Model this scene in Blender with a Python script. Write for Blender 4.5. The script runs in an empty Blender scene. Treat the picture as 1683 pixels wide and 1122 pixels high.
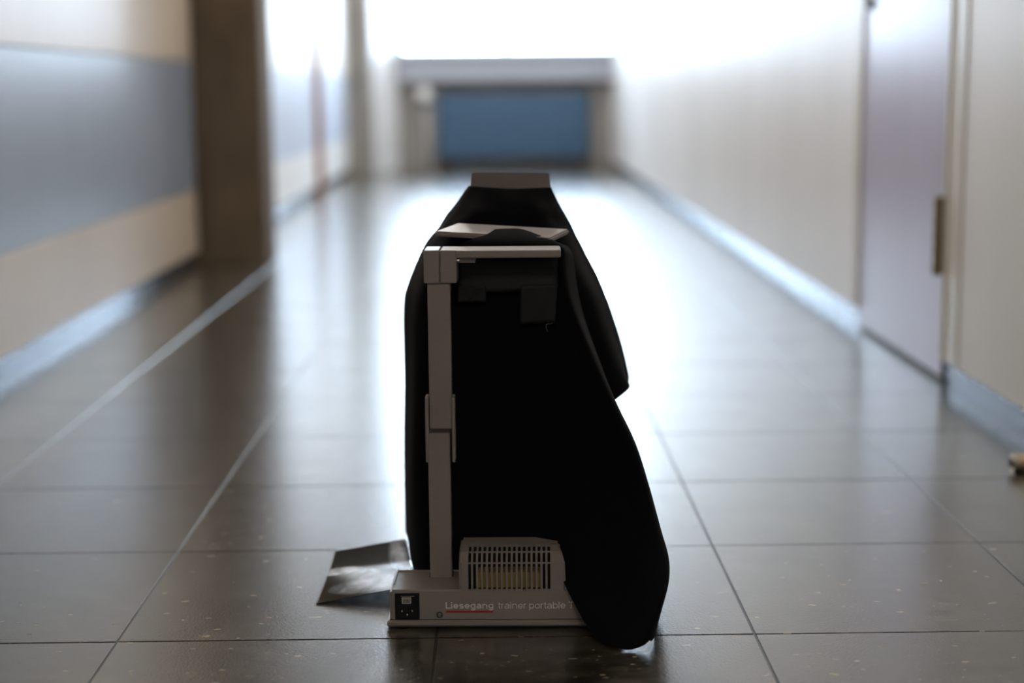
import bpy, bmesh, math, random
from mathutils import Vector, Matrix
random.seed(7)
S = bpy.context.scene
COL = S.collection

# ------------------------------------------------------------------ camera
W, H = 1683, 1122
FPX, PITCH, YAW, ROLL = 2663.725, 0.1544188, 0.00922413, -0.00921061
CAM = Vector((0.0803057, -1.952357, 0.6788656))
FWD = Vector((math.sin(YAW)*math.cos(PITCH), math.cos(YAW)*math.cos(PITCH), -math.sin(PITCH)))
_r = Vector((math.cos(YAW), -math.sin(YAW), 0)); _u = _r.cross(FWD)
RGT = _r*math.cos(ROLL) + _u*math.sin(ROLL)
UPV = -_r*math.sin(ROLL) + _u*math.cos(ROLL)
cam = bpy.data.cameras.new('camera'); camo = bpy.data.objects.new('camera', cam); COL.objects.link(camo)
camo.matrix_world = Matrix(((RGT.x, UPV.x, -FWD.x, CAM.x), (RGT.y, UPV.y, -FWD.y, CAM.y), (RGT.z, UPV.z, -FWD.z, CAM.z), (0, 0, 0, 1)))
cam.sensor_width = 36.0; cam.lens = FPX/W*36.0; cam.clip_start = 0.05; cam.clip_end = 200
cam.dof.use_dof = True; cam.dof.focus_distance = 2.06; cam.dof.aperture_fstop = 1.9
S.camera = camo

# ------------------------------------------------------------------ world, exposure
S.view_settings.view_transform = 'Standard'; S.view_settings.look = 'None'
S.view_settings.gamma = 1.0; S.view_settings.use_curve_mapping = False
S.view_settings.exposure = 0.0
wd = bpy.data.worlds.new('overcast_sky'); S.world = wd; wd.use_nodes = True
bg = wd.node_tree.nodes['Background']; bg.inputs[0].default_value = (0.68, 0.82, 1.0, 1); bg.inputs[1].default_value = 29.0
S.cycles.use_denoising = True
S.cycles.max_bounces = 10; S.cycles.diffuse_bounces = 6; S.cycles.glossy_bounces = 5; S.cycles.transparent_max_bounces = 8
S.cycles.sample_clamp_indirect = 8.0

Y0, Y1 = -6.0, 12.3          # ends of the corridor
XL, XR = -1.105, 1.10        # faces of the wall panels
ZC = 3.0
FILL_STRENGTH = 32.0
def portal(name, loc, rot, sx, sy):
    l = bpy.data.lights.new(name, 'AREA'); l.shape = 'RECTANGLE'; l.size = sx; l.size_y = sy; l.cycles.is_portal = True
    o = bpy.data.objects.new(name, l); COL.objects.link(o); o.location = loc; o.rotation_euler = rot
portal('portal_far', (0.2, Y1+0.06, 1.945), (math.radians(-90), 0, 0), 1.9, 1.91)

def ray(px, py):
    return (FWD + RGT*((px-W/2)/FPX) - UPV*((py-H/2)/FPX))
def at_y(px, py, Y):
    d = ray(px, py); return CAM + d*((Y-CAM.y)/d.y)
def at_z(px, py, Z):
    d = ray(px, py); return CAM + d*((Z-CAM.z)/d.z)

# ------------------------------------------------------------------ materials
MATS = {}
def mat(name, col, rough=0.5, metal=0.0, spec=0.5, noise=None, bump=None, sheen=0.0, coat=0.0, coat_rough=0.1):
    m = bpy.data.materials.new(name); m.use_nodes = True; MATS[name] = m
    nt = m.node_tree; b = nt.nodes['Principled BSDF']
    b.inputs['Base Color'].default_value = (*col, 1); b.inputs['Roughness'].default_value = rough
    b.inputs['Metallic'].default_value = metal; b.inputs['Specular IOR Level'].default_value = spec
    b.inputs['Sheen Weight'].default_value = sheen
    b.inputs['Coat Weight'].default_value = coat; b.inputs['Coat Roughness'].default_value = coat_rough
    if noise or bump:
        g = nt.nodes.new('ShaderNodeNewGeometry')
    if noise:
        sc, amt, stretch = noise
        mp = nt.nodes.new('ShaderNodeMapping'); mp.inputs['Scale'].default_value = stretch
        nz = nt.nodes.new('ShaderNodeTexNoise'); nz.inputs['Scale'].default_value = sc; nz.inputs['Detail'].default_value = 5
        rp = nt.nodes.new('ShaderNodeValToRGB')
        rp.color_ramp.elements[0].position = 0.3; rp.color_ramp.elements[1].position = 0.7
        rp.color_ramp.elements[0].color = (*[c*(1-amt) for c in col], 1); rp.color_ramp.elements[1].color = (*[min(1, c*(1+amt)) for c in col], 1)
        nt.links.new(g.outputs['Position'], mp.inputs[0]); nt.links.new(mp.outputs[0], nz.inputs['Vector'])
        nt.links.new(nz.outputs['Fac'], rp.inputs[0]); nt.links.new(rp.outputs[0], b.inputs['Base Color'])
    if bump:
        sc, st, dist = bump
        nz = nt.nodes.new('ShaderNodeTexNoise'); nz.inputs['Scale'].default_value = sc; nz.inputs['Detail'].default_value = 4
        bp = nt.nodes.new('ShaderNodeBump'); bp.inputs['Strength'].default_value = st; bp.inputs['Distance'].default_value = dist
        nt.links.new(g.outputs['Position'], nz.inputs['Vector']); nt.links.new(nz.outputs['Fac'], bp.inputs['Height'])
        nt.links.new(bp.outputs[0], b.inputs['Normal'])
    return m

mat('cream_paint', (0.79, 0.765, 0.735), 0.42, noise=(2.0, 0.06, (1, 1, 0.15)))
mat('beige_paint', (0.56, 0.47, 0.37), 0.38, noise=(2.0, 0.07, (1, 1, 0.3)))
mat('blue_band', (0.25, 0.29, 0.36), 0.30, noise=(3.0, 0.05, (1, 1, 0.3)))
mat('lit_band', (0.58, 0.65, 0.78), 0.45)  # blue band lightened to paint in the stronger daylight beyond the pillar
mat('plinth_metal', (0.13, 0.165, 0.215), 0.22, metal=0.8)
mat('joint', (0.035, 0.03, 0.022), 0.5)
mat('concrete', (0.13, 0.092, 0.056), 0.85, noise=(5.0, 0.3, (1, 1, 0.6)), bump=(30, 0.4, 0.004))
mat('grey_concrete', (0.30, 0.28, 0.25), 0.8, noise=(5.0, 0.2, (1, 1, 0.6)))
mat('white_paint', (0.88, 0.88, 0.88), 0.48)
mat('ceiling_paint', (0.22, 0.20, 0.175), 0.8)
mat('door_purple', (0.43, 0.37, 0.47), 0.30, noise=(4.0, 0.08, (1, 1, 0.12)))
mat('frame_cream', (0.66, 0.62, 0.54), 0.35)
mat('brass', (0.42, 0.28, 0.10), 0.35, metal=0.9)
mat('dark_brass', (0.06, 0.045, 0.025), 0.45, metal=0.6)
mat('steel', (0.62, 0.60, 0.56), 0.22, metal=1.0)
mat('pale_brass', (0.75, 0.58, 0.38), 0.3, metal=0.9)
mat('rubber', (0.012, 0.012, 0.012), 0.6)
mat('oak', (0.30, 0.09, 0.02), 0.8, noise=(30, 0.25, (1, 1, 0.05)))
mat('taupe_paint', (0.28, 0.26, 0.24), 0.6)
mat('sill_stone', (0.42, 0.44, 0.50), 0.35)
mat('radiator_blue', (0.055, 0.115, 0.20), 0.4)
mat('window_alu', (0.62, 0.64, 0.66), 0.4)
mat('ground', (0.35, 0.35, 0.33), 0.9)
mat('plastic', (0.27, 0.23, 0.20), 0.42, noise=(900, 0.08, (1, 1, 1)), bump=(1400, 0.12, 0.0004))
mat('plastic_dark', (0.05, 0.045, 0.04), 0.5)
mat('black_plastic', (0.006, 0.006, 0.007), 0.5, spec=0.25)
mat('interior', (0.004, 0.004, 0.004), 0.8)
mat('fin_yellow', (0.30, 0.20, 0.06), 0.4)
mat('print_white', (0.80, 0.77, 0.74), 0.5)
mat('print_red', (0.42, 0.03, 0.012), 0.5)
mat('tag_white', (0.42, 0.38, 0.32), 0.5)
mat('cloth', (0.0036, 0.0034, 0.0040), 0.95, spec=0.12, sheen=0.03, bump=(900, 0.3, 0.0006))
mat('tape', (0.011, 0.0105, 0.0115), 0.6, spec=0.3, bump=(60, 0.3, 0.002))
mat('grey_card', (0.18, 0.15, 0.13), 0.6)
mat('thread', (0.25, 0.22, 0.18), 0.7)

def glass_mat():
    m = bpy.data.materials.new('pane_glass'); m.use_nodes = True; MATS['pane_glass'] = m
    nt = m.node_tree; nt.nodes.clear()
    o = nt.nodes.new('ShaderNodeOutputMaterial'); t = nt.nodes.new('ShaderNodeBsdfTransparent'); t.inputs[0].default_value = (0.93, 0.95, 0.95, 1)
    g = nt.nodes.new('ShaderNodeBsdfGlossy'); g.inputs['Roughness'].default_value = 0.02
    f = nt.nodes.new('ShaderNodeFresnel'); f.inputs[0].default_value = 1.45; x = nt.nodes.new('ShaderNodeMixShader')
    nt.links.new(f.outputs[0], x.inputs[0]); nt.links.new(t.outputs[0], x.inputs[1]); nt.links.new(g.outputs[0], x.inputs[2]); nt.links.new(x.outputs[0], o.inputs[0])
glass_mat()

def tile_mat():
    m = bpy.data.materials.new('linoleum_tile'); m.use_nodes = True; MATS['linoleum_tile'] = m
    nt = m.node_tree; N = nt.nodes; L = nt.links; b = N['Principled BSDF']
    g = N.new('ShaderNodeNewGeometry')
    def noise(scale, detail=3, vec=None):
        n = N.new('ShaderNodeTexNoise'); n.inputs['Scale'].default_value = scale; n.inputs['Detail'].default_value = detail
        L.new(vec if vec else g.outputs['Position'], n.inputs['Vector']); return n.outputs['Fac']
    def ramp(fac, stops):
        r = N.new('ShaderNodeValToRGB'); e = r.color_ramp.elements
        while len(e) < len(stops): e.new(0.5)
        for i, (p, c) in enumerate(stops): e[i].position = p; e[i].color = (*c, 1) if isinstance(c, tuple) else (c, c, c, 1)
        L.new(fac, r.inputs[0]); return r.outputs[0]
    def mix(fac, a, c2):
        x = N.new('ShaderNodeMix'); x.data_type = 'RGBA'
        L.new(fac, x.inputs[0]); L.new(a, x.inputs[6])
        if isinstance(c2, tuple): x.inputs[7].default_value = (*c2, 1)
        else: L.new(c2, x.inputs[7])
        return x.outputs[2]
    mp = N.new('ShaderNodeMapping'); mp.inputs['Rotation'].default_value = (0, 0, 0.35); mp.inputs['Scale'].default_value = (0.5, 1.0, 1.0)
    L.new(g.outputs['Position'], mp.inputs[0]); mv = mp.outputs[0]
    base = ramp(noise(34, 8, mv), [(0.34, (0.022, 0.018, 0.012)), (0.5, (0.046, 0.039, 0.026)), (0.66, (0.098, 0.084, 0.058))])
    dark = ramp(noise(62, 2, mv), [(0.60, 0.0), (0.66, 0.85)])
    lite = ramp(noise(80, 1, mv), [(0.72, 0.0), (0.745, 1.0)])
    lite2 = ramp(noise(170, 1, mv), [(0.66, 0.0), (0.72, 0.5)])
    c = mix(dark, base, (0.020, 0.020, 0.019)); c = mix(lite2, c, (0.19, 0.165, 0.12)); c = mix(lite, c, (0.36, 0.29, 0.18))
    L.new(c, b.inputs['Base Color'])
    rr = ramp(noise(9, 4), [(0.3, 0.20), (0.7, 0.24)]); L.new(rr, b.inputs['Roughness'])
    b.inputs['Specular IOR Level'].default_value = 0.6; b.inputs['Coat Weight'].default_value = 0.5; b.inputs['Coat Roughness'].default_value = 0.20
    bp = N.new('ShaderNodeBump'); bp.inputs['Strength'].default_value = 0.22; bp.inputs['Distance'].default_value = 0.0015
    L.new(noise(280, 3), bp.inputs['Height']); L.new(bp.outputs[0], b.inputs['Normal'])
tile_mat()

def film_mat():
    m = bpy.data.materials.new('xray_film'); m.use_nodes = True; MATS['xray_film'] = m
    nt = m.node_tree; N = nt.nodes; L = nt.links; b = N['Principled BSDF']
    uv = N.new('ShaderNodeTexCoord')
    n = N.new('ShaderNodeTexNoise'); n.inputs['Scale'].default_value = 5; n.inputs['Detail'].default_value = 6; n.inputs['Distortion'].default_value = 0.6
    L.new(uv.outputs['UV'], n.inputs['Vector'])
    sep = N.new('ShaderNodeSeparateXYZ'); L.new(uv.outputs['UV'], sep.inputs[0])
    def blob(cx, cy, rx, ry, soft):
        # 1 inside an ellipse, fading out at its rim
        a = N.new('ShaderNodeMapping'); a.inputs['Location'].default_value = (-cx/rx, -cy/ry, 0); a.inputs['Scale'].default_value = (1/rx, 1/ry, 0)
        L.new(uv.outputs['UV'], a.inputs[0])
        l = N.new('ShaderNodeVectorMath'); l.operation = 'LENGTH'; L.new(a.outputs[0], l.inputs[0])
        r = N.new('ShaderNodeMapRange'); r.inputs[1].default_value = 1.0; r.inputs[2].default_value = 1.0-soft; r.inputs[3].default_value = 0; r.inputs[4].default_value = 1
        L.new(l.outputs['Value'], r.inputs[0]); return r.outputs[0]
    def mx(a, b2, op='MAXIMUM'):
        x = N.new('ShaderNodeMath'); x.operation = op
        for i, v in enumerate((a, b2)):
            if isinstance(v, (int, float)): x.inputs[i].default_value = v
            else: L.new(v, x.inputs[i])
        return x.outputs[0]
    s = mx(blob(0.58, 0.24, 0.52, 0.20, 0.5), blob(0.13, 0.62, 0.30, 0.085, 0.3))  # white blobs: the film's own image together with painted-in reflections
    s = mx(s, mx(blob(0.86, 0.72, 0.14, 0.42, 0.7), 0.9, 'MULTIPLY'))
    s = mx(s, mx(blob(0.45, 0.45, 0.25, 0.2, 0.9), 0.6, 'MULTIPLY'))
    nz = N.new('ShaderNodeMapRange'); nz.inputs[1].default_value = 0.32; nz.inputs[2].default_value = 0.62; nz.inputs[3].default_value = 0.25; nz.inputs[4].default_value = 1.0
    L.new(n.outputs['Fac'], nz.inputs[0])
    s = mx(s, nz.outputs[0], 'MULTIPLY')
    r = N.new('ShaderNodeValToRGB'); r.color_ramp.elements[0].color = (0.022, 0.024, 0.020, 1); r.color_ramp.elements[1].color = (0.85, 0.90, 0.98, 1)
    L.new(s, r.inputs[0]); L.new(r.outputs[0], b.inputs['Base Color'])
    b.inputs['Roughness'].default_value = 0.12; b.inputs['Specular IOR Level'].default_value = 0.5
film_mat()

# ------------------------------------------------------------------ mesh helpers
def obj(name, bm, m, parent=None, smooth=False):
    me = bpy.data.meshes.new(name); bm.normal_update(); bm.to_mesh(me); bm.free()
    me.materials.append(MATS[m])
    if smooth:
        for p in me.polygons: p.use_smooth = True
    o = bpy.data.objects.new(name, me); COL.objects.link(o)
    if parent: o.parent = parent
    return o
def tag(o, label=None, cat=None, group=None, kind=None):
    if label: o['label'] = label
    if cat: o['category'] = cat
    if group: o['group'] = group
    if kind: o['kind'] = kind
    return o
def empty(name, loc=(0, 0, 0), rz=0.0):
    o = bpy.data.objects.new(name, None); COL.objects.link(o); o.location = loc; o.rotation_euler = (0, 0, rz)
    o.empty_display_size = 0.05
    return o
def box(bm, x0, x1, y0, y1, z0, z1, bev=0.0, seg=2):
    r = bmesh.ops.create_cube(bm, size=1.0)
    vs = r['verts']
    for v in vs:
        v.co = Vector(((x0+x1)/2 + v.co.x*(x1-x0), (y0+y1)/2 + v.co.y*(y1-y0), (z0+z1)/2 + v.co.z*(z1-z0)))
    if bev > 0:
        es = list({e for v in vs for e in v.link_edges})
        bmesh.ops.bevel(bm, geom=es, offset=bev, segments=seg, affect='EDGES', profile=0.6)
def B(*a, **k):
    bm = bmesh.new(); box(bm, *a, **k); return bm
def cyl(bm, c, axis, r, h, n=24, r2=None):
    res = bmesh.ops.create_cone(bm, cap_ends=True, segments=n, radius1=r, radius2=r if r2 is None else r2, depth=h)
    q = Vector((0, 0, 1)).rotation_difference(Vector(axis)).to_matrix().to_4x4()
    bmesh.ops.transform(bm, matrix=Matrix.Translation(Vector(c)) @ q, verts=res['verts'])
def prism(bm, prof, x0, x1):
    """profile of (y, z) points, counter-clockwise seen from -x, swept along x"""
    a = [bm.verts.new((x0, y, z)) for y, z in prof]; b = [bm.verts.new((x1, y, z)) for y, z in prof]
    n = len(prof)
    for i in range(n): bm.faces.new((a[i], a[(i+1) % n], b[(i+1) % n], b[i]))
    bm.faces.new(a[::-1]); bm.faces.new(b)
    bmesh.ops.recalc_face_normals(bm, faces=bm.faces[:])
def cat4(p0, p1, p2, p3, t):
    return 0.5*((2*p1) + (p2-p0)*t + (2*p0-5*p1+4*p2-p3)*t*t + (3*p1-p0-3*p2+p3)*t*t*t)
def resample(pts, n):
    out = []; m = len(pts)-1
    for k in range(n):
        s = k/(n-1)*m; i = min(int(s), m-1); t = s-i
        out.append(cat4(pts[max(i-1, 0)], pts[i], pts[i+1], pts[min(i+2, m)], t))
    return out
def sheet(rows, nu, nv, wob=None):
    """smooth grid through rows of Vectors; returns bmesh"""
    R = [resample(r, nu) for r in rows]
    Cc = [resample([R[j][i] for j in range(len(R))], nv) for i in range(nu)]
    bm = bmesh.new(); g = [[bm.verts.new(Cc[i][j] + (wob(i/(nu-1), j/(nv-1)) if wob else Vector())) for j in range(nv)] for i in range(nu)]
    uvl = bm.loops.layers.uv.new('UVMap')
    for i in range(nu-1):
        for j in range(nv-1):
            f = bm.faces.new((g[i][j], g[i+1][j], g[i+1][j+1], g[i][j+1]))
            for l, (a, c) in zip(f.loops, ((i, j), (i+1, j), (i+1, j+1), (i, j+1))): l[uvl].uv = (a/(nu-1), c/(nv-1))
    return bm
def solid(o, t):
    md = o.modifiers.new('thickness', 'SOLIDIFY'); md.thickness = t; md.offset = 0
def arc(cx, cy, rx, ry, a0, a1, n=14):
    return [(cx+rx*math.cos(math.radians(a0+(a1-a0)*k/n)), cy+ry*math.sin(math.radians(a0+(a1-a0)*k/n))) for k in range(n+1)]
def glyph(c, w):
    """centre-line strokes of a plain grotesque letter and its advance; x-height 0.53, cap height 0.72"""
    h = w/2; t = 0.53-h; m = 0.265; ry = m-h; W_ = 0.50 if w < 0.11 else 0.54; R = W_-h; cx = W_/2; rx = cx-h
    gap = 0.075
    if c == 'L': return [[(h, 0.72), (h, h)], [(0, h), (0.44+h, h)]], 0.47+h+0.02
    if c == 'T': return [[(0, 0.72-h), (0.56, 0.72-h)], [(0.28, 0.72), (0.28, 0)]], 0.56+0.03
    if c == 'l': return [[(h, 0.72), (h, 0)]], w+gap+0.03
    if c == 'i': return [[(h, 0.53), (h, 0)], [(h, 0.72), (h, 0.72-max(0.095, w*0.8))]], w+gap+0.03
    if c == 'o': return [arc(cx, m, rx, ry, 0, 360, 28)], W_+gap
    if c == 'e': return [arc(cx, m, rx, ry, 0, 325, 26), [(h, m), (W_-h*0.3, m)]], W_+gap
    if c == 'p': return [[(h, 0.53), (h, -0.20)], arc(cx, m, rx, ry, 0, 360, 28)], W_+gap
    if c == 'b': return [[(h, 0.72), (h, 0)], arc(cx, m, rx, ry, 0, 360, 28)], W_+gap
    if c == 'g': return [[(R, 0.53), (R, -0.06)], arc(cx, m, rx, ry, 0, 360, 28), arc(cx, -0.06, rx, 0.14-h, 0, -155, 14)], W_+gap+0.02
    if c == 'n': return [[(h, 0.53), (h, 0)], arc(cx, t-rx*0.95, rx, rx*0.95, 180, 0, 16) + [(R, 0)]], W_+gap+0.01
    if c == 'r': return [[(h, 0.53), (h, 0)], arc(h+0.17, t-0.17, 0.17, 0.17, 180, 82, 8)], 0.27+h+0.02
    if c == 't': return [[(0.12, 0.67), (0.12, 0.10)] + arc(0.12+0.09, 0.10, 0.09, 0.10-h, 180, 285, 8), [(0, t), (0.27, t)]], 0.27+gap*0.7
    if c == 'a':
        return [arc(cx, t-0.13, rx*0.92, 0.13, 160, 0, 12) + [(R-0.015, 0.08), (R+0.03, h*0.6)],
                [(R-0.015, 0.31), (cx, 0.285)] + arc(cx-0.06, 0.155, rx*0.74, 0.155-h+0.01, 75, 285, 14) + [(R-0.05, 0.10), (R-0.015, 0.18)]], W_+gap
    if c == 's':
        q = (0.53-w)/4
        return [arc(cx-0.015, t-q, rx*0.86, q, 25, 270, 14)[:-1] + arc(cx-0.015, h+q, rx*0.9, q, 90, -155, 14)], W_-0.03+gap*0.8
    return [], 0.22
def text(name, body, m, parent, x, z, width, y, weight=0.085):
    strokes = []; pen = 0.0
    for c in body:
        g, adv = glyph(c, weight)
        strokes += [[(px_+pen, pz) for px_, pz in st] for st in g]; pen += adv
    allx = [p[0] for st in strokes for p in st]; xa = min(allx)-weight/2; k = width/(max(allx)+weight/2-xa)
    bm = bmesh.new(); hw_ = weight/2
    for st in strokes:
        L_, R_ = [], []
        for i, p in enumerate(st):
            a = Vector(st[max(i-1, 0)]); c = Vector(st[min(i+1, len(st)-1)]); d = (c-a).normalized(); n = Vector((-d.y, d.x))
            for lst, s_ in ((L_, 1), (R_, -1)):
                q = Vector(p)+n*hw_*s_; lst.append(bm.verts.new((x+(q.x-xa)*k, y, z+q.y*k)))
        for i in range(len(st)-1): bm.faces.new((L_[i], R_[i], R_[i+1], L_[i+1]))
    return obj(name, bm, m, parent)
def digits(name, body, m, parent, x0, x1, z0, z1, y):
    """small seven-bar figures"""
    bars = {'2': 'abged', '3': 'abgcd', '0': 'abcdef'}; n = len(body); cw = (x1-x0)/n; t = (z1-z0)*0.16; bm = bmesh.new(); zm = (z0+z1)/2
    for i, c in enumerate(body):
        a0, a1 = x0+cw*i+cw*0.1, x0+cw*(i+1)-cw*0.1
        R_ = dict(a=(a0, a1, z1-t, z1), g=(a0, a1, zm-t/2, zm+t/2), d=(a0, a1, z0, z0+t), b=(a1-t, a1, zm, z1), c=(a1-t, a1, z0, zm), f=(a0, a0+t, zm, z1), e=(a0, a0+t, z0, zm))
        for s_ in bars[c]:
            u0, u1, v0, v1 = R_[s_]; bm.faces.new([bm.verts.new((u, y, v)) for u, v in ((u0, v0), (u1, v0), (u1, v1), (u0, v1))])
    return obj(name, bm, m, parent)

# ================================================================== SETTING
# ---- floor with its tiles
T = 0.4
floor = obj('floor', B(-1.3, 1.3, Y0-0.2, Y1+0.4, -0.12, -0.0022), 'joint'); tag(floor, 'dark speckled linoleum tile floor of the corridor', 'floor', kind='structure')
xs = [-1.125, -0.8, -0.4, 0.0, 0.4, 0.8, 1.12]
cache = {}
j = int(math.floor(Y0/T))
while j*T < Y1:
    for i in range(6):
        w = xs[i+1]-xs[i]; key = round(w, 3)
        g = 0.0015
        if key not in cache:
            bm = bmesh.new(); box(bm, -w/2+g, w/2-g, -T/2+g, T/2-g, -0.004, 0.0)
            top = [e for e in bm.edges if all(v.co.z > -0.001 for v in e.verts)]
            bmesh.ops.bevel(bm, geom=top, offset=0.0005, segments=1, affect='EDGES')
            t = obj('tile', bm, 'linoleum_tile', floor); cache[key] = t.data
        else:
            t = bpy.data.objects.new('tile', cache[key]); COL.objects.link(t); t.parent = floor
        t.location = ((xs[i]+xs[i+1])/2, (j+0.5)*T, random.uniform(-0.0002, 0.0))
        t.rotation_euler = (random.uniform(-1, 1)*0.0009, random.uniform(-1, 1)*0.0009, 0)
    j += 1

ceil = obj('ceiling', B(-1.3, 1.3, Y0-0.2, Y1+0.3, ZC, ZC+0.1), 'ceiling_paint'); tag(ceil, 'plain brown-grey corridor ceiling', 'ceiling', kind='structure')

# ---- left wall: core + boards (beige foot board, blue-grey band, beige upper board)
wl = obj('wall_left', B(-1.3, -1.127, Y0-0.2, Y1+0.3, -0.02, ZC+0.02), 'interior'); tag(wl, 'left corridor wall of beige boards with a blue-grey band', 'wall', kind='structure')
def boards(y0, y1, wall, m_beige='beige_paint', m_band='blue_band'):
    for z0, z1, m, n, pr in ((0.052, 0.2945, m_beige, 'foot_board', 0), (0.2975, 0.7935, m_band, 'band_board', 0.0015), (0.7965, ZC-0.004, m_beige, 'upper_board', 0)):
        obj(n, B(-1.127, XL-pr, y0, y1, z0, z1, bev=0.0015, seg=1), m, wall)
boards(-6.0, -1.503, wl); boards(-1.497, 4.50, wl)
boards(4.90, 8.88, wl, 'white_paint', 'lit_band'); boards(8.95, 11.20, wl, 'white_paint', 'lit_band')
bl = obj('baseboard_left', B(-1.127, -1.117, Y0, 4.52, 0.0, 0.05, bev=0.001, seg=1), 'plinth_metal'); tag(bl, 'blue-grey metal skirting set back under the left wall boards', 'baseboard', kind='structure')
bl2 = obj('baseboard_left', B(-1.127, -1.117, 4.9, 11.2, 0.0, 0.05, bev=0.001, seg=1), 'plinth_metal'); tag(bl2, 'blue-grey metal skirting beyond the brown pillar', 'baseboard', kind='structure')
p1 = obj('concrete_pillar', B(-1.13, -0.845, 4.56, 4.88, 0, ZC, bev=0.006), 'concrete'); tag(p1, 'dark brown concrete pillar standing proud of the left wall', 'pillar', kind='structure')
p2 = obj('concrete_pillar', B(-1.13, -0.915, 11.2, 11.5, 0, ZC, bev=0.006), 'grey_concrete'); tag(p2, 'grey pillar close to the window end of the corridor', 'pillar', kind='structure')
t1 = obj('trim_1', B(-1.127, -1.064, 8.885, 8.945, 0, ZC, bev=0.003), 'oak'); tag(t1, 'upright orange-brown oak trim on the left wall', 'trim', kind='structure')
bm = bmesh.new()
pts = [(-1.13, 11.5), (-0.915, 11.5), (-0.755, 12.3), (-1.13, 12.3)]
a = [bm.verts.new((x, y, 0)) for x, y in pts]; c = [bm.verts.new((x, y, ZC)) for x, y in pts]
for i in range(4): bm.faces.new((a[i], a[(i+1) % 4], c[(i+1) % 4], c[i]))
bm.faces.new(a[::-1]); bm.faces.new(c); bmesh.ops.recalc_face_normals(bm, faces=bm.faces[:])
sp = obj('wall_reveal', bm, 'white_paint'); tag(sp, 'white splayed wall beside the end window', 'wall', kind='structure')

# ---- right wall: core + boards, door
DY0, DY1 = 1.72, 2.60
wr = obj('wall_right', B(1.125, 1.3, Y0-0.2, Y1+0.3, -0.02, ZC+0.02), 'interior'); tag(wr, 'right corridor wall of cream boards', 'wall', kind='structure')
edges = [-6.0, -5.0, -4.05, -3.1, -2.15, -1.2, -0.25, 0.65, 1.575]
for a0, a1 in zip(edges[:-1], edges[1:]): obj('wall_board', B(XR, 1.125, a0+0.0015, a1-0.0015, 0.055, ZC-0.004, bev=0.0012, seg=1), 'cream_paint', wr)
edges = [2.66 + k*0.965 for k in range(11)]; edges[-1] = Y1
for a0, a1 in zip(edges[:-1], edges[1:]): obj('wall_board', B(XR, 1.125, a0+0.0015, a1-0.0015, 0.055, ZC-0.004, bev=0.0012, seg=1), 'cream_paint', wr)
br = obj('baseboard_right', B(1.113, 1.125, Y0, 1.725, 0, 0.053, bev=0.001, seg=1), 'plinth_metal'); tag(br, 'blue-grey metal skirting under the cream boards on the near side of the purple door', 'baseboard', kind='structure')
br2 = obj('baseboard_right', B(1.113, 1.125, 2.598, Y1, 0, 0.053, bev=0.001, seg=1), 'plinth_metal'); tag(br2, 'blue-grey metal skirting from the purple door to the end window', 'baseboard', kind='structure')
d1 = empty('door_1', (1.11, (DY0+DY1)/2, 0)); tag(d1, 'purple flush door in a cream frame on the right wall', 'door', kind='structure')
dl = obj('door_leaf', B(-0.004, 0.015, -0.43, 0.43, 0.012, 2.05, bev=0.002), 'door_purple', d1)
fj = obj('door_frame', B(-0.013, 0.015, -0.58, -0.436, 0.055, 2.2, bev=0.004), 'frame_cream', d1)
obj('frame_bead', B(-0.018, 0.012, -0.474, -0.454, 0.056, 2.12, bev=0.003), 'frame_cream', fj)
obj('door_frame', B(-0.011, 0.015, 0.436, 0.49, 0.055, 2.2, bev=0.003), 'frame_cream', d1)
obj('door_frame', B(-0.016, 0.015, -0.44, 0.434, 2.07, 2.2, bev=0.006), 'frame_cream', d1)
obj('door_header', B(-0.006, 0.015, -0.58, 0.49, 2.205, ZC-0.002), 'cream_paint', d1)
obj('threshold', B(-0.006, 0.015, -0.44, 0.434, 0, 0.006), 'plastic_dark', d1)
for z0 in (0.25, 1.62):
    h = obj('hinge', B(-0.026, -0.012, -0.452, -0.425, z0, z0+0.18, bev=0.003), 'dark_brass', d1)
    bm = bmesh.new()
    for k in range(5): cyl(bm, (-0.027, -0.442, z0+0.018+k*0.036), (0, 0, 1), 0.008, 0.034, 16)
    obj('knuckle', bm, 'brass', h, smooth=False)
bm = bmesh.new(); cyl(bm, (-0.009, 0.375, 0.90), (1, 0, 0), 0.016, 0.010); obj('lock_rosette', bm, 'dark_brass', d1)
hd = bmesh.new(); cyl(hd, (-0.009, 0.375, 1.0), (1, 0, 0), 0.022, 0.010); cyl(hd, (-0.035, 0.375, 1.0), (1, 0, 0), 0.008, 0.05); box(hd, -0.066, -0.050, 0.265, 0.385, 0.992, 1.010, bev=0.004)
obj('door_handle', hd, 'steel', d1)

# ---- end wall with niche, sill and window
wf = obj('wall_far', B(-1.3, 1.3, Y1+0.12, Y1+0.3, -0.02, 0.955), 'taupe_paint'); tag(wf, 'taupe wall below the end window', 'wall', kind='structure')
o = obj('trim_4', B(-1.0, -0.43, Y1-0.0, Y1+0.119, 0, 0.75, bev=0.004), 'taupe_paint'); tag(o, 'taupe pier of the radiator niche on the valve side', 'pier', kind='structure')
o = obj('trim_5', B(0.92, 1.127, Y1-0.0, Y1+0.119, 0, 0.75, bev=0.004), 'taupe_paint'); tag(o, 'taupe pier of the radiator niche beside the cream wall', 'pier', kind='structure')
sl = obj('trim_2', B(-0.775, 1.123, Y1-0.14, Y1+0.12, 0.955, 0.985, bev=0.006), 'sill_stone'); tag(sl, 'pale stone window sill at the corridor end', 'sill', kind='structure')
fa = obj('trim_3', B(-0.77, 1.123, Y1-0.10, Y1+0.12, 0.755, 0.955, bev=0.004), 'sill_stone'); tag(fa, 'pale grey fascia board between window sill and radiator niche', 'fascia', kind='structure')
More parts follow.
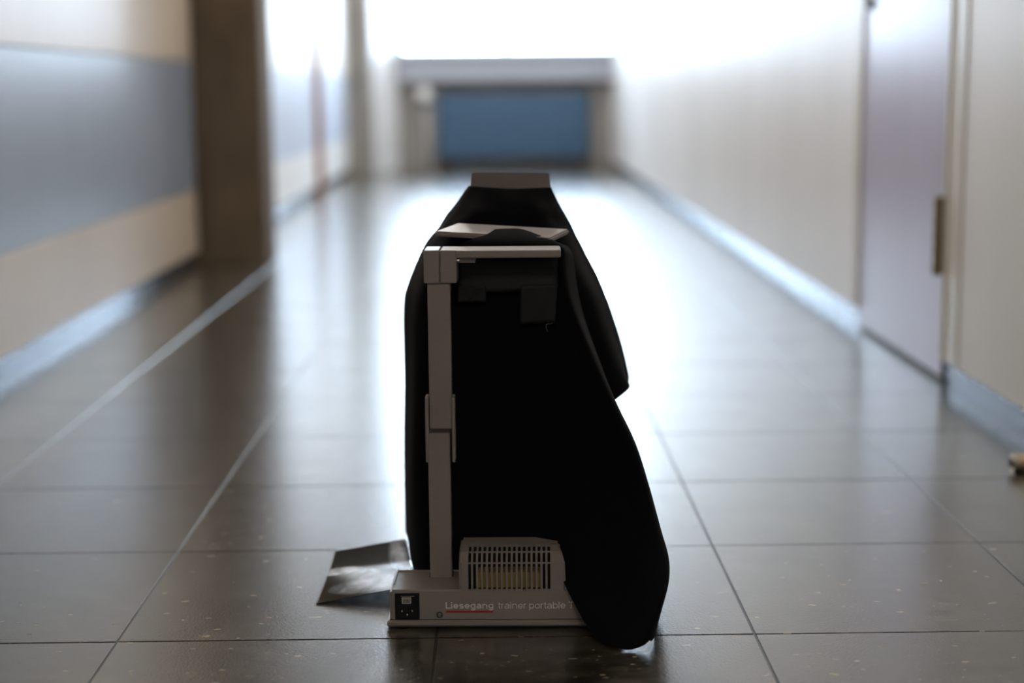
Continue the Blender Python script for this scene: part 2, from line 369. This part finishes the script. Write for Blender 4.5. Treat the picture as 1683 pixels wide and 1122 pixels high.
hdw = obj('wall_head', B(-1.3, 1.3, Y1+0.05, Y1+0.3, 2.9, ZC+0.05), 'white_paint'); tag(hdw, 'white lintel above the end window', 'wall', kind='structure')
for x0, x1 in ((-1.3, -0.75), (1.15, 1.3)):
    pr = obj('wall_pier', B(x0, x1, Y1+0.05, Y1+0.3, 0.955, 2.9), 'white_paint'); tag(pr, 'white pier %s of the end window' % ('on the splayed wall side' if x0 < 0 else 'on the cream wall side'), 'wall', kind='structure')
def window(name, x0, x1, y, z0, z1, nm, label):
    w = empty(name, ((x0+x1)/2, y, z0)); tag(w, label, 'window', kind='structure'); hw = (x1-x0)/2; hh = z1-z0; f = 0.035
    for a0, a1, b0, b1 in ((-hw, hw, 0, f), (-hw, hw, hh-f, hh), (-hw, -hw+f, f, hh-f), (hw-f, hw, f, hh-f)):
        obj('window_frame', B(a0, a1, -0.03, 0.03, b0, b1, bev=0.003), 'window_alu', w)
    cells = [-hw+f + k*(2*hw-2*f)/nm for k in range(nm+1)]
    for k in range(1, nm): obj('mullion', B(cells[k]-0.012, cells[k]+0.012, -0.02, 0.02, f, hh-f, bev=0.002), 'window_alu', w)
    for k in range(nm): obj('pane', B(cells[k], cells[k+1], -0.002, 0.002, f, hh-f), 'pane_glass', w)
window('window_1', -0.75, 1.15, Y1+0.14, 0.985, 2.9, 2, 'wide bright daylight window at the end of the corridor')

# ---- rear end of the corridor, behind the photographer
o = obj('wall_back', B(-1.3, 1.3, Y0-0.2, Y0, 0, ZC), 'cream_paint'); tag(o, 'cream rear corridor wall', 'wall', kind='structure')
gr = obj('outside_ground', B(-60, 60, -60, 80, -4.2, -4.0), 'ground'); tag(gr, 'pale ground far below outside the windows', 'ground', kind='structure')

# ---- unseen fill lights added overhead to brighten walls and floor
def emit(name, col, st):
    m = bpy.data.materials.new(name); m.use_nodes = True; MATS[name] = m; b = m.node_tree.nodes['Principled BSDF']
    b.inputs['Base Color'].default_value = (0.8, 0.8, 0.8, 1); b.inputs['Emission Color'].default_value = (*col, 1); b.inputs['Emission Strength'].default_value = st
emit('fill_diffuser', (1.0, 0.955, 0.91), FILL_STRENGTH)
for y, where in ((-4.0, 'by the rear wall'), (2.0, 'above the purple door'), (5.0, 'above the brown pillar'), (8.0, 'between the brown pillar and the oak trim'), (11.0, 'by the end window')):
    lt = empty('fill_light', (0, y, ZC)); tag(lt, 'added unseen fill light on the ceiling ' + where, 'fill light', 'fill lights')
    obj('housing', B(-0.17, 0.17, -0.62, 0.62, -0.05, 0.0, bev=0.004), 'white_paint', lt)
    obj('diffuser', B(-0.15, 0.15, -0.6, 0.6, -0.062, -0.0505, bev=0.003), 'fill_diffuser', lt)

# ---- radiator
rad = empty('panel_radiator', (0.24, Y1-0.01, 0.0)); tag(rad, 'blue panel radiator in the niche under the end window', 'radiator')
bm = bmesh.new(); hw = 0.655; z0, z1 = 0.10, 0.64; n = 22
vs = []
for k in range(n*4+1):
    x = -hw + 2*hw*k/(n*4); d = 0.010*(0.5-0.5*math.cos(2*math.pi*k/4.0))
    vs.append([bm.verts.new((x, -0.05-d, z)) for z in (z0, z1)])
for p, q in zip(vs[:-1], vs[1:]): bm.faces.new((p[0], q[0], q[1], p[1]))
box(bm, -hw, hw, -0.05, -0.015, z0, z1, bev=0.004)
obj('front_panel', bm, 'radiator_blue', rad)
obj('rear_panel', B(-hw, hw, 0.045, 0.075, z0, z1, bev=0.004), 'radiator_blue', rad)
gril = bmesh.new()
for k in range(40): box(gril, -hw+0.01+k*2*hw/40, -hw+0.022+k*2*hw/40, -0.012, 0.042, z1-0.02, z1-0.006)
obj('top_grille', gril, 'radiator_blue', rad)
for x in (-0.45, 0.45):
    obj('bracket', B(x-0.02, x+0.02, 0.076, 0.128, 0.15, 0.60), 'taupe_paint', rad)
    obj('foot', B(x-0.02, x+0.02, -0.02, 0.05, 0.0, 0.10, bev=0.003), 'radiator_blue', rad)
bm = bmesh.new(); cyl(bm, (-0.70, -0.03, 0.60), (1, 0, 0), 0.009, 0.10); cyl(bm, (-0.745, -0.03, 0.31), (0, 0, 1), 0.009, 0.60); obj('supply_pipe', bm, 'white_paint', rad, True)
bm = bmesh.new(); cyl(bm, (-0.765, -0.075, 0.645), (0, -1, 0), 0.06, 0.10, 28, 0.055); cyl(bm, (-0.765, -0.13, 0.645), (0, -1, 0), 0.04, 0.012, 28); obj('thermostat_valve', bm, 'white_paint', rad)

# ---- door stop on the floor by the right wall
ds = empty('door_stop', (1.000, 0.85, 0)); tag(ds, 'small metal door stop on the floor by the skirting', 'door stop')
bm = bmesh.new(); cyl(bm, (0.03, 0, 0.015), (1, 0, 0), 0.015, 0.075, 28); cyl(bm, (0.072, 0, 0.015), (1, 0, 0), 0.012, 0.012, 24); obj('barrel', bm, 'pale_brass', ds)
bm = bmesh.new(); cyl(bm, (-0.0085, 0, 0.0155), (1, 0, 0), 0.009, 0.005, 28); obj('rubber_buffer', bm, 'rubber', ds)
bm = bmesh.new(); cyl(bm, (-0.004, 0, 0.0155), (1, 0, 0), 0.0162, 0.006, 28); obj('collar', bm, 'steel', ds)

# ================================================================== OVERHEAD PROJECTOR
PR = empty('overhead_projector', (-0.0642, 0.0357, 0.0), -0.0279)
tag(PR, 'grey portable overhead projector on a folding post, half covered by black cloth', 'projector')
PM = Matrix.Translation((-0.0642, 0.0357, 0.0)) @ Matrix.Rotation(-0.0279, 4, 'Z'); PI_ = PM.inverted()
def loc(px, py, yl):
    """local point of the projector on its plane y = yl"""
    o = PI_ @ CAM; d = PI_.to_3x3() @ ray(px, py); return o + d*((yl-o.y)/d.y)
bm = bmesh.new(); prism(bm, [(0.003, 0.002), (0.0, 0.005), (0.0, 0.0085), (0.003, 0.0105), (0.093, 0.0105), (0.096, 0.0085), (0.096, 0.002)], 0.0, 0.305)
bmesh.ops.bevel(bm, geom=[e for e in bm.edges if abs(e.verts[0].co.x-e.verts[1].co.x) < 1e-6], offset=0.0012, segments=2, affect='EDGES'); obj('base_flange', bm, 'plastic', PR)
obj('groove', B(0.0035, 0.3015, 0.0042, 0.09, 0.0100, 0.0118), 'plastic_dark', PR)
for x in (0.02, 0.28):
    for y in (0.012, 0.082):
        bm = bmesh.new(); cyl(bm, (x, y, 0.0015), (0, 0, 1), 0.006, 0.003); obj('rubber_foot', bm, 'rubber', PR)
ZT = loc(700, 969, 0.006).z
body = bmesh.new(); prism(body, [(0.0035, 0.0118), (0.0055, ZT-0.002), (0.0075, ZT), (0.088, ZT), (0.0905, ZT-0.002), (0.092, 0.0118)], 0.0035, 0.3015)
bmesh.ops.bevel(body, geom=[e for e in body.edges if e.calc_length() < 0.2 and abs(e.verts[0].co.x-e.verts[1].co.x) < 1e-6 and e.verts[0].co.z+e.verts[1].co.z > 0.03], offset=0.0035, segments=3, affect='EDGES')
bo = obj('base_body', body, 'plastic', PR)
bm = bmesh.new()
box(bm, 0.0065, 0.0085, 0.03, 0.088, ZT-0.001, ZT+0.0016, bev=0.0006); box(bm, 0.0065, 0.0885, 0.0865, 0.0885, ZT-0.001, ZT+0.0016, bev=0.0006)
obj('top_rim', bm, 'plastic', bo)
# platen behind the front box
obj('platen', B(0.085, 0.295, 0.094, 0.335, 0.004, 0.032, bev=0.003), 'plastic', PR)
obj('platen_glass', B(0.10, 0.28, 0.11, 0.32, 0.0322, 0.0335), 'black_plastic', PR)

# mains inlet
i0, i1 = loc(648.5, 974.5, 0.004), loc(690, 1018, 0.004)
inl = obj('mains_inlet', B(i0.x, i1.x, 0.0032, 0.012, i1.z+0.0003, i0.z, bev=0.0008), 'black_plastic', PR)
ic = (i0.x+i1.x)/2
bm = bmesh.new()   # raised rim round the socket
box(bm, i0.x+0.0045, i1.x-0.0045, 0.0022, 0.004, i1.z+0.0028, i1.z+0.0040); box(bm, i0.x+0.0045, i0.x+0.0057, 0.0022, 0.004, i1.z+0.004, i1.z+0.018); box(bm, i1.x-0.0057, i1.x-0.0045, 0.0022, 0.004, i1.z+0.004, i1.z+0.018); box(bm, i0.x+0.0045, i1.x-0.0045, 0.0022, 0.004, i1.z+0.018, i1.z+0.0192)
obj('socket_rim', bm, 'black_plastic', inl)
obj('socket_recess', B(i0.x+0.0057, i1.x-0.0057, 0.0028, 0.0034, i1.z+0.004, i1.z+0.018), 'interior', inl)
for dx, dz in ((-0.0065, 0.0125), (0.0065, 0.0125), (0, 0.0075)): obj('contact_pin', B(ic+dx-0.0006, ic+dx+0.0006, 0.0016, 0.0032, i1.z+dz-0.0012, i1.z+dz+0.0012), 'steel', inl)
vt0, vt1 = loc(660, 981.5, 0.0025), loc(676, 992, 0.0025)
vt = obj('voltage_tag', B(vt0.x, vt1.x, 0.0018, 0.0034, vt1.z, vt0.z, bev=0.0007), 'tag_white', inl)
obj('tag_slot', B(vt0.x-0.001, vt1.x+0.004, 0.0028, 0.0034, vt0.z+0.0012, vt0.z+0.0017), 'steel', inl)
digits('voltage_print', '230', 'plastic_dark', inl, vt0.x+0.002, vt1.x-0.002, vt1.z+0.002, vt0.z-0.002, 0.0017)
# screw
sc = loc(722.5, 1010, 0.0035)
bm = bmesh.new(); cyl(bm, (sc.x, 0.0035, sc.z), (0, 1, 0), 0.0042, 0.0012, 24); so = obj('screw_washer', bm, 'plastic_dark', PR)
bm = bmesh.new(); cyl(bm, (sc.x, 0.0026, sc.z), (0, -1, 0), 0.0031, 0.0016, 24, 0.0020); s1 = obj('screw', bm, 'steel', PR)
obj('slot', B(sc.x-0.0016, sc.x+0.0016, 0.0017, 0.0019, sc.z-0.0003, sc.z+0.0003), 'interior', s1)
# print
b0, b1 = loc(731.5, 1000, 0.0038), loc(811, 1000, 0.0038)
text('name_print', 'Liesegang', 'print_white', PR, b0.x, b0.z, b1.x-b0.x, 0.0036, 0.135)
c0, c1 = loc(818, 1000, 0.0038), loc(944, 1000, 0.0038)
text('model_print', 'trainer portable T', 'print_white', PR, c0.x, c0.z, c1.x-c0.x, 0.0036, 0.082)
r0, r1 = loc(733, 1003.4, 0.0036), loc(810.5, 1006.4, 0.0036)
obj('red_underline', B(r0.x, r1.x, 0.0034, 0.0045, r1.z, r0.z), 'print_red', PR)

# fan housing with slats
hx0, hx1 = loc(754.5, 960, 0.006).x, loc(930, 960, 0.006).x
ZH = loc(760, 924.5, 0.006).z; ZS = loc(800, 906, 0.021).z; ZP = loc(800, 896, 0.040).z
prof = [(0.0055, ZT-0.004), (0.0060, ZH), (0.021, ZS), (0.040, ZP), (0.078, ZP), (0.086, ZT-0.004)]
s0, s1x = loc(771.8, 945, 0.006).x, loc(902.3, 945, 0.006).x; pit = (s1x-s0)/16; sw = pit*0.56
def outer(x0, x1):
    bm = bmesh.new(); prism(bm, prof, x0, x1); return bm
ch = outer(hx0, s0-sw/2)
bmesh.ops.bevel(ch, geom=[e for e in ch.edges if all(abs(v.co.x-hx0) < 1e-6 for v in e.verts)], offset=0.003, segments=3, affect='EDGES')
hs = obj('fan_housing', ch, 'plastic', PR)
ch = outer(s1x+sw/2, hx1)
for v in ch.verts:
    if v.co.x > hx1-1e-5: v.co.x -= max(0.0, (v.co.z-ZH))*0.55
bmesh.ops.bevel(ch, geom=[e for e in ch.edges if all(v.co.x > s1x+sw/2+1e-5 for v in e.verts)], offset=0.003, segments=3, affect='EDGES')
obj('housing_cheek', ch, 'plastic', hs)
th = 0.0022
for k in range(16):
    x = s0+pit*(k+0.5); half = (pit-sw)/2; bm = bmesh.new()
    pr = [(0.0055, ZT-0.004), (0.0060, ZH), (0.021, ZS), (0.040, ZP), (0.044, ZP), (0.044, ZP-th), (0.041, ZP-th), (0.0222, ZS-th), (0.0060+th, ZH-0.001), (0.0055+th, ZT-0.004)]
    prism(bm, pr, x-half, x+half); obj('slat', bm, 'plastic', hs)
for (y, z, d) in ((0.0060, ZH, 0.0018), (0.021, ZS, 0.0020), (0.0055, ZT+0.0005, 0.0022)):
    obj('cross_rib', B(s0-sw/2, s1x+sw/2, y+0.0002, y+0.0022, z-d, z-0.0001), 'plastic', hs)
bm = bmesh.new(); prism(bm, [(0.044, ZT-0.004), (0.044, ZP), (0.078, ZP), (0.086, ZT-0.004)], s0-sw/2, s1x+sw/2); obj('housing_back', bm, 'plastic', hs)
obj('housing_interior', B(s0-sw/2, s1x+sw/2, 0.0415, 0.0438, ZT, ZP-0.003), 'interior', hs)
obj('housing_shade_plate', B(s0-sw/2, s1x+sw/2, 0.0095, 0.0414, ZT-0.002, ZT+0.0008), 'interior', hs)  # black plate added so the slots look shaded inside
for k in range(2, 15):
    bm = bmesh.new(); box(bm, s0+pit*k-0.0020, s0+pit*k+0.0013, 0.012, 0.036, ZT-0.003, loc(800, 940, 0.012).z, bev=0.0008); obj('cooling_fin', bm, 'fin_yellow', hs)

# folding post
PY = PI_ @ Vector((0, 0.0937, 0)); py0 = PY.y
pa, pb = loc(707, 948, py0), loc(743, 948, py0)
zb = loc(725, 711.5, py0).z; zu = loc(725, 705.5, py0).z; zt = loc(725, 466, py0).z
bm = bmesh.new(); box(bm, pa.x, pb.x, py0, py0+0.024, ZT-0.003, zb, bev=0.0022, seg=3); lp = obj('lower_post', bm, 'plastic', PR)
obj('post_socket', B(pa.x-0.0015, pb.x+0.0015, py0+0.002, py0+0.026, ZT-0.002, ZT+0.0012, bev=0.0004), 'plastic_dark', lp)
ua, ub = loc(703.5, 560, py0), loc(741, 560, py0)
bm = bmesh.new(); box(bm, ua.x, ub.x, py0+0.001, py0+0.024, zu, zt+0.01, bev=0.0022, seg=3); up = obj('upper_post', bm, 'plastic', PR)
obj('hinge_pin_block', B(ua.x+0.002, ub.x-0.002, py0+0.004, py0+0.022, zb-0.004, zu+0.004), 'plastic_dark', PR)
for x0, x1 in ((698, 706), (741.5, 749)):
    q0, q1 = loc(x0, 652, py0), loc(x1, 760, py0)
    bm = bmesh.new(); box(bm, q0.x, q1.x, py0-0.001, py0+0.022, q1.z, q0.z, bev=0.0026, seg=4)
    sd = obj('hinge_plate', bm, 'plastic', PR)
# head: corner block, cross bar, rear plate
k0, k1, ks = loc(696.5, 466, py0-0.004), loc(750, 411, py0-0.004), loc(722.5, 430, py0-0.004)
bm = bmesh.new(); box(bm, k0.x, ks.x-0.0003, py0-0.004, py0+0.05, k0.z, k1.z, bev=0.0022, seg=3); obj('corner_cap', bm, 'plastic', PR)
bm = bmesh.new(); box(bm, ks.x+0.0003, k1.x, py0-0.004, py0+0.05, k0.z, k1.z, bev=0.0022, seg=3); obj('corner_block', bm, 'plastic', PR)
obj('seam', B(ks.x-0.001, ks.x+0.001, py0-0.002, py0+0.048, k0.z+0.002, k1.z-0.002), 'plastic_dark', PR)
e0 = loc(922, 410.5, py0-0.003); eb = loc(900, 424, py0-0.003)
bm = bmesh.new(); box(bm, k1.x-0.006, e0.x, py0-0.003, py0+0.05, eb.z, e0.z+0.0005, bev=0.0035, seg=4); br_ = obj('cross_bar', bm, 'plastic', PR)
g0, g1 = loc(752, 424, py0+0.004), loc(781, 432, py0+0.004)
obj('bar_bracket', B(g0.x, g1.x, py0+0.006, py0+0.03, g1.z, g0.z+0.002, bev=0.0008), 'plastic', br_)
bm = bmesh.new(); cyl(bm, (k1.x+0.0015, py0+0.004, loc(752, 428, py0).z), (1, 0, 0), 0.0025, 0.004); obj('pivot_pin', bm, 'steel', br_)
def plate(name, pts, t, m, parent, bev=0.002):
    bm = bmesh.new(); v = [bm.verts.new(PI_ @ p) for p in pts]; f = bm.faces.new(v); f.normal_update()
    n = f.normal.copy(); r = bmesh.ops.extrude_face_region(bm, geom=[f]); vs = [e for e in r['geom'] if isinstance(e, bmesh.types.BMVert)]
    s = -1 if n.z > 0 else 1
    if abs(n.z) < 0.3: s = -1 if n.y < 0 else 1
    for q in vs: q.co += n*t*s
    bmesh.ops.recalc_face_normals(bm, faces=bm.faces[:])
    bmesh.ops.bevel(bm, geom=bm.edges[:], offset=bev, segments=3, affect='EDGES')
    return obj(name, bm, m, parent)
plate('rear_plate', [at_y(714, 380, 0.185), at_y(905, 391, 0.165), at_y(936, 376, 0.225), at_y(752, 366, 0.245)], 0.007, 'plastic', PR)
plate('mirror_flap', [at_y(775, 283, 0.315), at_y(772, 325, 0.300), at_y(907, 327, 0.300), at_y(903, 284.5, 0.315)], 0.006, 'grey_card', PR, 0.0015)
a_ = PI_ @ Vector((0.09, 0.23, 0.47)); 
obj('head_arm', B(a_.x-0.03, a_.x+0.05, py0+0.045, a_.y+0.09, 0.4695, 0.4765, bev=0.002), 'plastic', PR)

# ================================================================== BLACK CLOTH
CL = empty('black_cloth', (0.13, 0.2, 0)); tag(CL, 'matt black cloth draped over the projector, its corner hanging to the floor', 'cloth')
def part(name, bm, m, smooth=True, t=0.0014):
    bm.transform(Matrix.Translation((-0.13, -0.2, 0)))
    o = obj(name, bm, m, CL, smooth); 
    if t: solid(o, t)
    return o
# cape over the rear plate and the flanks: columns from right-back over the front to left-back
def colm(pts): return [at_y(*p) for p in pts]
Rr = [(904,308,.305),(914,328,.305),(925,348,.305),(938,372,.305),(954,404,.305),(984,463,.305),(1003,510,.305),(1017,560,.305),(1026,598,.305),(1033,627,.305)]
RF = [(880,309,.290),(888,330,.278),(896,350,.265),(906,370,.258),(925,410,.24),(950,465,.22),(968,515,.21),(983,570,.205),(998,618,.21),(1012,657,.22)]
FC = [(840,310,.288),(840,332,.272),(840,352,.262),(838,368,.258),(838,410,.24),(838,470,.225),(838,530,.215),(838,600,.215),(838,680,.215),(838,760,.215)]
FL = [(800,308,.290),(786,330,.278),(771,350,.265),(756,366,.258),(738,410,.24),(716,470,.215),(706,540,.205),(700,660,.20),(695,800,.20),(702,945,.185)]
LL = [(774,306,.305),(759,327,.305),(743,348,.305),(727,371,.305),(705,404,.30),(680,463,.295),(672,510,.29),(673.5,620,.285),(671,745,.28),(673,888,.275)]
LB = [(778,307,.322),(764,328,.33),(750,349,.345),(735,372,.355),(714,405,.37),(690,463,.385),(682,515,.40),(682,625,.41),(682,745,.415),(684,860,.42)]
BC = [(840,309,.325),(840,328,.335),(840,349,.36),(840,372,.385),(840,405,.40),(840,463,.42),(840,515,.43),(840,625,.44),(840,745,.445),(840,850,.45)]
RB = [(900,310,.322),(908,330,.33),(917,350,.345),(928,374,.355),(942,406,.37),(968,465,.385),(985,512,.40),(998,562,.41),(1006,600,.415),(1010,640,.42)]
colsp = [colm(c) for c in (Rr, RF, FC, FL, LL, LB, BC, RB, Rr)]
rows = [[c[k] for c in colsp] for k in range(10)]
def wob1(u, v):
    a = 0.0022*min(1, v*3)
    return Vector((a*0.3*math.sin(u*37+v*5), a*math.sin(u*61+2*math.sin(v*7)), 0.5*a*math.sin(u*23+v*31)))
part('cape', sheet(rows, 97, 70, wob1), 'cloth')
# front drop: hangs behind the bar, flares to the right and lies on the floor
fr = [
 [(808,385,.176),(812,378,.186),(822,376.5,.19),(836,376,.192),(852,376,.192),(868,380,.19),(884,386,.18),(904,393,.17),(922,401,.17),(932,404,.20)],
 [(765,398,.160),(790,398,.158),(812,397,.157),(836,397,.157),(860,398,.157),(880,399,.157),(900,401,.157),(918,405,.158),(930,414,.165),(940,418,.22)],
 [(730,432,.158),(760,432,.155),(790,432,.152),(815,432,.150),(840,432,.150),(865,432,.150),(890,434,.150),(912,437,.150),(930,442,.153),(945,446,.23)],
 [(726,500,.158),(757,500,.154),(786,500,.150),(815,500,.147),(842,500,.145),(870,500,.143),(898,500,.141),(922,500,.139),(942,500,.140),(960,505,.24)],
 [(724,584,.158),(757,584,.153),(790,584,.147),(822,584,.142),(855,584,.137),(888,584,.132),(920,584,.128),(950,584,.126),(976,584,.128),(985,590,.25)],
 [(722,660,.158),(760,660,.152),(797,660,.146),(834,660,.139),(870,660,.132),(906,660,.125),(942,660,.119),(978,660,.115),(1010,660,.117),(1010,665,.25)],
 [(720,735,.158),(762,735,.152),(804,735,.145),(845,735,.138),(886,735,.129),(926,735,.119),(966,735,.110),(1006,735,.103),(1042,728,.104),(1038,730,.24)],
 [(720,800,.158),(764,798,.152),(808,796,.146),(850,794,.138),(892,794,.126),(934,794,.112),(976,794,.098),(1020,794,.087),(1064,796,.086),(1056,796,.22)],
 [(720,850,.158),(766,843,.152),(810,835,.147),(856,830,.137),(902,832,.120),(948,838,.098),(992,846,.078),(1040,856,.062),(1084,868,.060),(1074,866,.20)],
 [(720,890,.158),(766,876,.153),(812,862,.146),(860,856,.132),(908,862,.108),(954,878,.080),(1000,894,.052),(1052,908,.034),(1097,916,.034),(1086,912,.17)],
 [(720,915,.158),(766,900,.153),(815,884,.142),(866,880,.120),(912,892,.090),(956,916,.056),(1002,942,.024),(1054,962,.002),(1097,957,.006),(1088,945,.14)],
 [(720,940,.158),(766,917,.154),(820,894,.134),(874,892,.108),(914,908,.078),(952,952,.034),(996,1002,-.012),(1050,1022,-.030),(1086,1003,-.022),(1080,985,.10)],
 [(718,955,.158),(768,935,.154),(828,899,.128),(880,898,.100),(911,920,.070),(934,972,.026),(976,1042,-.034),(1030,1067,-.056),(1073,1050,-.032),(1072,1030,.06)],
]
frows = [[at_y(*p) for p in r] for r in fr]
def wob2(u, v):
    a = 0.0016*min(1, v*2)
    w = a*math.sin(u*26+v*9) + 0.7*a*math.sin(u*11-v*14)
    return Vector((0.0, w*(1-u*0.5), 0))
fbm = sheet(frows, 110, 120, wob2)
for v in fbm.verts:
    v.co.z = max(v.co.z, 0.0012)
fbm.verts.ensure_lookup_table()   # small torn nick in the hem near its corner
for i, dz in ((93, 0.002), (94, 0.0075), (95, 0.0), (96, -0.001)):
    w_ = fbm.verts[i*120+119]; w_.co.z = max(0.0012, w_.co.z+dz)
part('front_drop', fbm, 'cloth')
# gaffer tape patches under the bar
def patch(pts, nu=14, nv=8):
    q = [at_y(*p) for p in pts]
    rows = [[q[0].lerp(q[1], i/4) for i in range(5)], [q[0].lerp(q[3], .5).lerp(q[1].lerp(q[2], .5), i/4) for i in range(5)], [q[3].lerp(q[2], i/4) for i in range(5)]]
    ph = random.uniform(0, 6)
    return sheet(rows, nu, nv, lambda u, v: Vector((0, 0.0009*math.sin(u*9+ph+v*4), 0.0006*math.sin(u*14+ph))))
part('tape_strip', patch([(751,424,.143),(917,424,.141),(916,476,.132),(752,482,.140)]), 'tape', t=0.0005)
part('tape_strip', patch([(752,470,.138),(798,470,.136),(799,495,.136),(752,497,.138)]), 'tape', t=0.0005)
part('tape_strip', patch([(856,468,.128),(917,466,.125),(912,530,.124),(855,533,.127)]), 'tape', t=0.0005)
def tube(name, pts, r, m, parent, off):
    cu = bpy.data.curves.new(name, 'CURVE'); cu.dimensions = '3D'; cu.bevel_depth = r; cu.bevel_resolution = 1
    sp_ = cu.splines.new('POLY'); P = resample(pts, 14); sp_.points.add(len(P)-1)
    for p, q in zip(sp_.points, P): p.co = (*(q-off), 1)
    t = bpy.data.objects.new(name, cu); COL.objects.link(t); dg = bpy.context.evaluated_depsgraph_get(); dg.update()
    me = bpy.data.meshes.new_from_object(t.evaluated_get(dg)); bpy.data.objects.remove(t); me.materials.clear(); me.materials.append(MATS[m])
    o = bpy.data.objects.new(name, me); COL.objects.link(o); o.parent = parent; return o
OFF = Vector((0.13, 0.2, 0))
tube('loose_thread', [at_y(909, 531, .118), at_y(903, 532, .118), at_y(898, 533, .118), at_y(898, 539, .118), at_y(900, 545, .118)], 0.0003, 'thread', CL, OFF)

# ================================================================== FILM SHEET
F0, F1, F2, F3 = at_z(519, 992, 0.001), at_z(551, 904, 0.014), at_z(668, 884, 0.022), at_z(690, 961, 0.022)
FS = empty('xray_film', (F0.x, F0.y, 0)); tag(FS, 'glossy dark film sheet with a cloudy white image and painted-in reflections, lying beside the projector', 'film sheet')
rowsf = []
for k in range(7):
    v = k/6; a, b = F0.lerp(F1, v), F3.lerp(F2, v); r = []
    for i in range(6):
        u = i/5; p = a.lerp(b, u); q = v/0.72 if v < 0.72 else (1-v)/0.28
        p.z -= 0.011*q*(0.5+0.5*u); p.z = max(p.z, 0.0008); r.append(p)
    rowsf.append(r)
fb = sheet(rowsf, 40, 40); fb.transform(Matrix.Translation((-F0.x, -F0.y, 0)))
solid(obj('film', fb, 'xray_film', FS, True), 0.0003)
